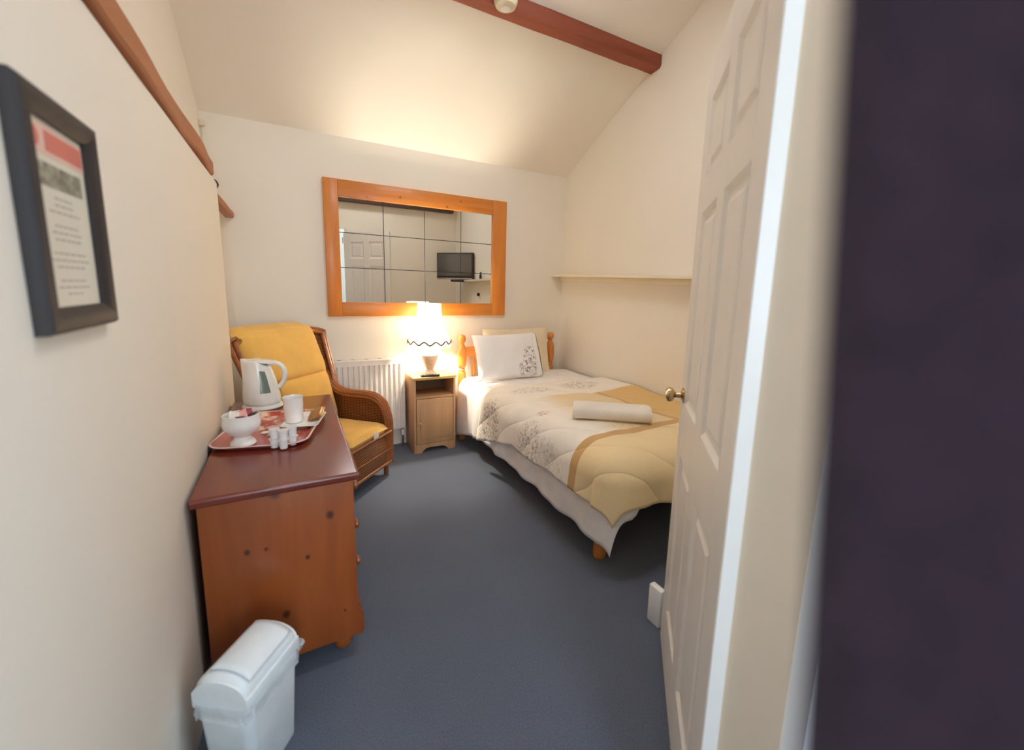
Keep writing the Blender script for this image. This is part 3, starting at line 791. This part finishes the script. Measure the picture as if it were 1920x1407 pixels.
def pr(name, y0, y1, z0, z1, m, x=.0065): obj(name, MB().box(.006, x, mw+iw*y0, mw+iw*y1, mw+ih*z0, mw+ih*z1), m, pap, smooth=0)
pr('heading_band', .0, 1, .82, .975, M['pink']); pr('heading_block', .30, .97, .845, .955, M['red'], .0068)
obj('emblem', MB().lathe([(0,0),(.013,0),(.013,.0008),(0,.0008)], 24, Mt(.006, mw+iw*.14, mw+ih*.90, ry=PI/2)), M['red'], pap)
t_ = NT('printed_photograph'); f_ = t_.noise(t_.coord(), 60, 4)
t_.base(t_.ramp(f_, [(.3, lin((86,86,78))), (.5, lin((140,140,124))), (.7, lin((186,182,160)))])); t_.set(Roughness=.5)
pr('printed_photo', .14, .90, .655, .78, t_.m)
tl_ = MB()
for k in range(15):
    z = .60-.038*k; 
    if k in (3, 7, 11): continue
    y = .5-.36*random.uniform(.4,1); yend = 1-y
    while y < yend:
        w_ = random.uniform(.04,.11); tl_.box(.006,.0063, mw+iw*y, mw+iw*min(yend,y+w_), mw+ih*z, mw+ih*(z+.007)); y += w_+.025
obj('printed_text', tl_, M['ink'], pap, smooth=0)

# ------------------------------------------------------------------ bedside cabinet
NX0, NX1, NY0, NY1, NZ = .812, 1.158, 3.237, 3.520, .630
e = tag(empty('bedside_cabinet', (NX0, NY0, 0)), 'small wooden bedside cabinet with open shelf and door beside the bed', 'cabinet')
nw, nd = NX1-NX0, NY1-NY0
obj('top', MB().box(-.006, nw+.006, -.01, nd, NZ-.022, NZ, bev=.004), M['ns_top_lit'], e)
obj('side_panel', MB().box(0,.018,0,nd,0,NZ-.0225,bev=.002), M['ns'], e)
obj('side_panel', MB().box(nw-.018,nw,0,nd,0,NZ-.0225,bev=.002), M['ns'], e)
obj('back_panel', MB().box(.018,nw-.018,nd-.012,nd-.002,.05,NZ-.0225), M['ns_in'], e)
obj('shelf', MB().box(.018,nw-.018,.004,nd-.012,.452,.47,bev=.002), M['ns'], e)
d = obj('door', MB().box(.021,nw-.021,-.002,.016,.075,.450,bev=.003).box(.05,nw-.05,-.006,.0,.115,.41,bev=.004), M['ns'], e)
obj('knob', MB().lathe([(0,0),(.007,0),(.006,.008),(.012,.013),(.013,.02),(.007,.024),(0,.024)], 18, Mt(.042,-.006,.255,rx=PI/2)), M['ns'], d)
pl = [(.018,0),(.018,.073),(nw-.018,.073),(nw-.018,0),(nw-.062,0),(nw-.07,.014),(nw-.095,.034),(nw-.12,.04),(.12,.04),(.095,.034),(.07,.014),(.062,0)]
obj('plinth', MB().prism(pl, 1, .0, .016), M['ns'], e, smooth=25)
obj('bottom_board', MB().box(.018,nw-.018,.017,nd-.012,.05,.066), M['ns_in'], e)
# remote
e = tag(empty('remote_control', (.950, 3.250, NZ+.0005), R(-4)), 'black remote control lying at the front of the bedside cabinet', 'remote control')
obj('body', MB().box(-.075,.075,-.018,.018,0,.018,bev=.006), M['dark'], e)
for k in range(10):
    x = -.055+.025*(k % 5); y = -.008+.016*(k//5)
    obj('button', MB().box(x-.006,x+.006,y-.004,y+.004,.0178,.0198,bev=.0012), M['darkgrey'], e)

# ------------------------------------------------------------------ table lamp
LX, LY = .972, 3.335
e = tag(empty('table_lamp', (LX, LY, NZ+.0005)), 'lit table lamp with scalloped cream shade on the bedside cabinet', 'lamp')
obj('base', MB().lathe([(0,0),(.062,0),(.064,.006),(.06,.012),(.046,.02),(.034,.034),(.03,.048),(.034,.06),(.048,.09),(.06,.125),(.066,.15),(.064,.165),(.05,.176),(.03,.184),(.018,.19),(.014,.20),(0,.2)], 40), M['lampbase'], e)
obj('lamp_holder', MB().lathe([(0,.2),(.013,.2),(.016,.206),(.016,.24),(.02,.245),(.02,.262),(.0,.262)], 24), M['white_plastic'], e)
obj('bulb', MB().lathe([(0,.262),(.012,.264),(.014,.28),(.024,.305),(.028,.33),(.022,.352),(.01,.36),(0,.362)], 24), M['bulb'], e)
Z0, Z1 = .275, .578
def shade_r(t): return .168*(1-t)**1.0+.092*t-.022*math.sin(PI*t)
NP = 12
def sfn(u, v):
    a = 2*PI*u; r_ = shade_r(v)*(1+.006*math.cos(NP*a)*(1-v))
    z = Z0+(Z1-Z0)*v+(1-v)**4*(.013*math.cos(NP*a))
    return (r_*math.cos(a), r_*math.sin(a), z)
so = obj('lamp_shade', MB().grid(sfn, 144, 16), M['shade'], e, smooth=80)
obj('shade_braid', MB().tube([ (lambda p: (p[0]*1.03,p[1]*1.03,p[2]-.002))(sfn(k/144,0)) for k in range(144)], .0075, 6, closed=True), M['braid'], e)
def ffn(u, v):
    p = sfn(u, 0); s = 1.003+.004*math.sin(u*2*PI*90)
    return (p[0]*s, p[1]*s, p[2]-.034*v)
obj('shade_fringe', MB().grid(ffn, 288, 2), M['shade'], e, smooth=80)
obj('shade_braid', MB().tube([sfn(k/72,1) for k in range(72)], .0035, 6, closed=True), M['shade'], e)
ri = MB()
for k in range(3):
    a = 2*PI*k/3; ri.tube([(.012*math.cos(a),.012*math.sin(a),.262),(.085*math.cos(a),.085*math.sin(a),Z1-.01)], .0015, 6)
obj('shade_spokes', ri, M['chrome'], e)

# ------------------------------------------------------------------ wicker armchair
CHW, CHD = .484, .60
th_ = R(133); hd = Vector((math.sin(th_), math.cos(th_))); sd = Vector((math.cos(th_), -math.sin(th_)))
F = Vector((.585, 2.985)); cen = F+sd*.272
# local frame: +y backwards (from front edge), +x towards the far arm
rz = math.atan2(-sd.y, -sd.x)
e = tag(empty('wicker_armchair', (cen.x, cen.y, 0), rz), 'brown wicker armchair with yellow cushions in the corner by the radiator', 'chair')
hw = CHW/2
side_prof = [(0.0,.10),(-.005,.36),(.005,.45),(.04,.535),(.10,.575),(.18,.585),(.30,.585),(.385,.60),(.45,.65),(.505,.735),(.555,.84),(.595,.93),(.625,.99)]
sp = smoothpath([(0,y,z) for y, z in side_prof], 5)
for s in (1, -1):
    x = s*(hw-.012) if s > 0 else -(hw+.012)
    # woven side panel
    arm_pts = [(p.y, p.z) for p in sp if p.z > .3 and p.y < .53]
    poly = [(.0,.09)]+arm_pts+[(.50,.09)]
    arm = obj('arm', MB().prism(poly, 0, x-.011, x+.011), M['wicker'], e, smooth=30)
    band = MB()
    for (dx, dz, rr) in (((-.03,0,.012),(-.010,.006,.013),(.012,.006,.013),(.03,-.002,.012),(-.036,-.016,.010),(.036,-.018,.010)) if s > 0 else ((-.012,.0,.011),(.006,.004,.011),(.014,-.012,.009))):
        band.tube([(x+dx, p.y-.004+ (-.012 if p.z < .45 else 0)*0, p.z+dz) for p in sp if s > 0 or p.y < .47], rr, 8)
    obj('arm_rest', band, M['cane'], arm)
    for y in (.02, .52):
        obj('leg', MB().tube([(x*.98, y, 0), (x*.985, y, .30)], [.017,.019], 12), M['cane_leg'], e)
# curved wicker back with a wide rolled border
def backp(u, v, off=0):
    a = (u-.5)*2
    top = 1.0+.045*(1-a*a)
    z = .30+(top-.30)*v
    a *= 1+.22*max(0, v-.35)
    y = lerpmap(z, [.3,.45,.6,.735,.84,.93,1.05], [.45,.47,.495,.535,.575,.61,.645])-.045*abs(a)**3+off
    return ((hw+.005)*a-.13*max(0, -a)**1.5*min(1, max(0, (z-.35)/.3)), y, z)
bk = obj('backrest', MB().grid(backp, 24, 20), M['wicker'], e)
md = bk.modifiers.new('thick', 'SOLIDIFY'); md.thickness = .02; md.offset = 0
bf = MB(); path = [backp(0, v/14) for v in range(4, 15)]+[backp(u/24, 1) for u in range(1, 24)]+[backp(1, v/14) for v in range(14, 3, -1)]
for dx, dy in ((0,0),(.018,-.012),(-.012,-.024)):
    bf.tube([(p[0]+(dx if p[0] > 0 else -dx)*min(1,abs(p[0])/.2), p[1]+dy, p[2]+dx*.4) for p in path], .014, 8)
obj('back_border', bf, M['cane'], bk)
obj('seat', MB().box(-hw+.02, hw-.02, .01, .47, .295, .315, bev=.005), M['wicker'], e)
fr = obj('front_skirt', MB().box(-hw+.01, hw-.01, -.008, .012, .10, .325, bev=.005), M['wicker'], e)
obj('skirt_rod', MB().tube([(-hw,-.01,.10),(hw,-.01,.10)], .011, 8).tube([(-hw,-.012,.20),(hw,-.012,.20)], .007, 8).tube([(-hw,-.012,.325),(hw,-.012,.325)], .013, 8), M['cane'], fr)
# cushions
c = tag(empty('seat_cushion', (0,0,0)), 'yellow seat cushion with white tag on the wicker armchair', 'cushion')
c.location = (cen.x, cen.y, 0); c.rotation_euler = (0,0,rz)
sc_ = obj('cushion', MB().pillow(CHW-.085, .49, .10, 24, 7, pinch=.01, wob=.004, M=Mt(0,.222,.362)), M['yellow'], c)
obj('care_tag', MB().box(.03,.085,-.022,-.0185,.325,.375,bev=.001), M['whitepaper'], c)
c.children[1].rotation_euler = (0,0,0)
c = tag(empty('back_cushion', (cen.x, cen.y, 0), rz), 'yellow padded back cushion draped over the wicker armchair back', 'cushion')
obj('lower_section', MB().pillow(CHW-.02, .36, .11, 20, 6, pinch=.01, wob=.004, M=Mt(-.03,.435,.572,rx=R(76))), M['yellow'], c)
obj('head_section', MB().pillow(CHW+.13, .36, .13, 20, 5, pinch=.01, wob=.006, M=Mt(-.095,.535,.885,rx=R(69))), M['yellow'], c)
obj('top_fold', MB().pillow(CHW+.10, .13, .07, 16, 4, pinch=.02, M=Mt(-.095,.605,1.04,rx=R(18))), M['yellow'], c)

# ------------------------------------------------------------------ bed
BX0, BX1, BY0, BY1 = 1.270, 2.19, 1.4165, 3.42
e = tag(empty('bed', (BX0, BY0, 0)), 'single pine bed with turned headboard posts along the right wall', 'bed')
bw, bl = BX1-BX0, BY1-BY0
pp = [(0,0),(.03,0),(.034,.01),(.034,.30),(.03,.31),(.024,.32),(.024,.33),(.034,.345),(.036,.47),(.034,.60),(.030,.615),(.022,.622),(.030,.632),(.022,.645),(.030,.655),(.036,.675),(.040,.74),(.038,.80),(.032,.835),(.022,.853),(.019,.865),(.024,.872),(.031,.885),(.034,.902),(.031,.922),(.02,.938),(0,.943)]
for x in (.012, bw-.0):
    obj('headboard_post', MB().lathe(pp, 28, Mt(x, bl, 0)), M['bedpine'], e)
obj('headboard_rail', MB().prism([(.03,.745),(.03,.825)]+[(.03+(bw-.06)*k/12, .825+.03*math.sin(PI*k/12)) for k in range(1,12)]+[(bw-.03,.825),(bw-.03,.745)], 1, bl-.014, bl+.014, bev=.004), M['bedpine_x'], e)
obj('headboard_rail', MB().box(.03, bw-.03, bl-.012, bl+.012, .42, .50, bev=.004), M['bedpine_x'], e)
for k in range(6):
    x = .12+(bw-.24)*k/5
    obj('headboard_spindle', MB().lathe([(.012,.49),(.014,.55),(.018,.62),(.014,.69),(.012,.75)], 14, Mt(x, bl, 0)), M['bedpine'], e)
for x in (.012, bw-.012):
    obj('side_rail', MB().box(x-.012, x+.012, .06, bl-.02, .22, .33, bev=.003), M['bedpine_y'], e)
    obj('leg', MB().lathe([(0,0),(.026,0),(.03,.006),(.033,.03),(.033,.28),(.028,.30),(0,.30)], 20, Mt(x+(.035 if x < .3 else -.035), .10, 0)), M['bedpine'], e)
obj('foot_rail', MB().box(.02, bw-.02, .09, .115, .25, .33, bev=.003), M['bedpine_x'], e)
obj('slat_base', MB().box(.03, bw-.03, .06, bl-.03, .30, .32), M['bedpine_x'], e)
mt = tag(obj('mattress', MB().box(BX0+.02, BX1-.01, BY0+.015, BY1-.03, .322, .535, bev=.04, seg=4), M['mattress']), 'mattress under the white sheet on the pine bed', 'mattress')

# draped cloths
def drape(xr, xl, yf, ytop, zt, r, amax, bmax, flare, fold, seed, nx=60, ny=90, top_fn=None, head_hang=False):
    """cloth lying on the bed top from x=xr to xl, hanging over the left side by amax(y) and over the foot by bmax(x)"""
    mb = MB()
    Sx = (xr-xl); Sy = (ytop-yf)
    A = max(amax(yf+Sy*k/20) for k in range(21)); B = max(bmax(xl+Sx*k/20) for k in range(21))
    def bend(d):
        q = r*PI/2
        if d < q: return r*math.sin(d/r), r*(1-math.cos(d/r))
        return r+flare*(d-q), r+(d-q)*math.sqrt(max(0, 1-flare*flare))
    def fn(u, v):
        # u: 0 right ... 1 left hem ; v: 0 head ... 1 foot hem
        s = u*(Sx+A)/Sx; t = v*(Sy+B)/Sy
        y_top = ytop-min(t,1)*Sy; x_top = xr-min(s,1)*Sx
        a = max(0, (s-1)*Sx)*amax(y_top)/A; b = max(0, (t-1)*Sy)*bmax(x_top)/B
        d = (a**3.2+b**3.2)**(1/3.2); hy = math.hypot(a, b)
        zb = zt+ (top_fn(x_top, y_top) if top_fn else 0)
        if d < 1e-6: 
            return (x_top, y_top, zb)
        o_, dr = bend(d); ca, cb = a/hy, b/hy
        f_ = fold*min(1, dr/.3)
        al = (y_top*1.0-x_top) if a and b else (y_top if a else x_top)
        w = f_*(math.sin(al*17+seed)+.6*math.sin(al*31+seed*2)+.9*noise.noise(Vector((al*5, dr*4, seed))))
        return (x_top-(o_+w)*ca, y_top-(o_+w)*cb, zb-dr)
    mb.grid(fn, nx, ny)
    return mb
def soft(x, y): 
    return .022*noise.noise(Vector((x*2.6, y*2.2, 1.7)))+.008*noise.noise(Vector((x*8, y*7, 4)))
def soft_s(x, y):
    return soft(x, y)*.6-.010
sheet = drape(2.34, 1.335, 1.42, 3.385, .578, .09,
    lambda y: lerpmap(y, [1.3,1.5,2.2,2.9,3.2,3.4], [.47,.47,.44,.44,.50,.56]), lambda x: lerpmap(x, [1.336,1.35,1.42,2.3], [.32,.30,.20,.20]), .05, .009, 2.0, 60, 120, soft_s)
so = tag(obj('bed_sheet', sheet, M['sheet'], smooth=80), 'white sheet hanging to the floor along the left side of the bed', 'sheet')
md = so.modifiers.new('thick', 'SOLIDIFY'); md.thickness = .004; md.offset = 1
quilt = drape(2.345, 1.355, 1.45, 2.80, .592, .14,
    lambda y: lerpmap(y, [1.4,1.6,2.3,2.5,2.8], [.34,.32,.32,.38,.46]), lambda x: lerpmap(x, [1.25,1.5,1.7,2.4], [.30,.31,.32,.33]), .10, .008, 5.0, 70, 100, soft)
qo = tag(obj('quilt', quilt, M['quilt'], smooth=80), 'cream and ochre quilt with grey floral print over the lower part of the bed', 'quilt')
md = qo.modifiers.new('thick', 'SOLIDIFY'); md.thickness = .016; md.offset = 1
# pillows
p1 = tag(empty('pillow', (1.61, 3.200, .768)), 'white pillow with grey floral embroidery propped in front at the head of the bed', 'pillow', 'pillows at the head of the bed')
p1.rotation_euler = (R(66), R(-1), R(-2))
obj('pillow_body', MB().pillow(.585, .41, .12, 30, 3.0, pinch=.05, wob=.012), M['pillow_print'], p1)
obj('flange', MB().box(.262,.315,-.19,.19,-.006,.004,bev=.002), M['pillow_print'], p1)
obj('edge_piping', MB().tube([(.316,-.19,0),(.322,0,.004),(.316,.19,0)], .0035, 8), M['braid'], p1)
p2 = tag(empty('pillow', (1.79, 3.345, .775)), 'plain cream pillow leaning behind the embroidered pillow', 'pillow', 'pillows at the head of the bed')
p2.rotation_euler = (R(80), 0, R(0))
obj('pillow_body', MB().pillow(.68, .44, .09, 30, 3.0, pinch=.05, wob=.012), M['pillow_cream'], p2)
# rolled towel
tw_ = MB()
def roll(u, v):
    a = 2*PI*v; x = (u-.5)*.44
    ry_, rz_ = .085, .045
    k = 1-.10*max(0, abs(u-.5)*2-.9)/.1
    y = ry_*math.copysign(abs(math.cos(a))**.8, math.cos(a))*k; z = rz_*math.copysign(abs(math.sin(a))**.8, math.sin(a))*k
    return (x, y, z+.004*noise.noise(Vector((x*6, a, 2))))
tw_.grid(roll, 24, 32)
for s in (0, 1):
    pts = [roll(s, k/32) for k in range(32)]
    tw_._add(pts, [tuple(range(32)) if s else tuple(range(32))[::-1]])
bmesh.ops.remove_doubles(tw_.bm, verts=tw_.bm.verts[:], dist=1e-5); bmesh.ops.recalc_face_normals(tw_.bm, faces=tw_.bm.faces[:])
tag(obj('towel', tw_, M['towel'], None, (1.60, 1.815, .656), (0, 0, R(-37)), smooth=60), 'rolled white towel lying on the quilt near the foot of the bed', 'towel')

# ------------------------------------------------------------------ light
w = bpy.data.worlds.new('sky'); bpy.context.scene.world = w; w.use_nodes = True
nt = w.node_tree; bg = nt.nodes['Background']
bg.inputs['Color'].default_value = (.72, .86, 1.0, 1); bg.inputs['Strength'].default_value = 1.6
lt = bpy.data.lights.new('bulb_light', 'POINT'); lt.energy = 58; lt.color = (1, .90, .72); lt.shadow_soft_size = .035
lo = bpy.data.objects.new('bulb_light', lt); C.objects.link(lo); lo.location = (LX, LY, NZ+.40)
# daylight from the passage window behind the viewer
la = bpy.data.lights.new('passage_window_light', 'AREA'); la.shape = 'RECTANGLE'; la.size = .8; la.size_y = 1.2; la.energy = 42; la.color = (.74, .87, 1)
ao = bpy.data.objects.new('passage_window_light', la); C.objects.link(ao)
ao.location = (.15, -1.84, 1.5); ao.rotation_euler = (R(90), 0, 0)

ls = bpy.data.lights.new('rooflight_fill', 'AREA'); ls.shape = 'RECTANGLE'; ls.size = .9; ls.size_y = .6; ls.energy = 21; ls.color = (.96, .97, 1)  # added fill light behind the made-up rooflight, evens out the room
so_ = bpy.data.objects.new('rooflight_fill', ls); C.objects.link(so_)
so_.location = ((SX0+SX1)/2, (SA+SB)/2, zc((SA+SB)/2)+.12); so_.rotation_euler = (math.atan((ZR-ZF)/(YRIDGE-YF0)), 0, 0)

# ------------------------------------------------------------------ camera
f_, yaw, pitch, rl, CXp, CYp = 786.0819, .5109, .1587, .0280, 985.13, 667.22
cy, sy, cp, sp_ = math.cos(yaw), math.sin(yaw), math.cos(pitch), math.sin(pitch)
fw = Vector((sy*cp, cy*cp, -sp_)); r0 = Vector((cy, -sy, 0)); u0 = r0.cross(fw)
c_, s_ = math.cos(rl), math.sin(rl)
Rr = c_*r0+s_*u0; Uu = -s_*r0+c_*u0
cam = bpy.data.cameras.new('camera'); co = bpy.data.objects.new('camera', cam); C.objects.link(co)
mw_ = Matrix.Identity(4)
for i in range(3):
    mw_[i][0] = Rr[i]; mw_[i][1] = Uu[i]; mw_[i][2] = -fw[i]
mw_[2][3] = 1.35
co.matrix_world = mw_
cam.sensor_fit = 'HORIZONTAL'; cam.sensor_width = 36; cam.lens = f_*36/1920
cam.shift_x = (960-CXp)/1920; cam.shift_y = (CYp-703.5)/1920
cam.clip_start = .01
cam.dof.use_dof = True; cam.dof.focus_distance = 3.0; cam.dof.aperture_fstop = 1.9
sc = bpy.context.scene; sc.camera = co
sc.view_settings.view_transform = 'Standard'; sc.view_settings.look = 'None'; sc.view_settings.gamma = 1
sc.view_settings.exposure = 0.25; sc.view_settings.use_curve_mapping = False
sc.cycles.use_denoising = True
sc.cycles.max_bounces = 12; sc.cycles.diffuse_bounces = 8; sc.cycles.sample_clamp_indirect = 6
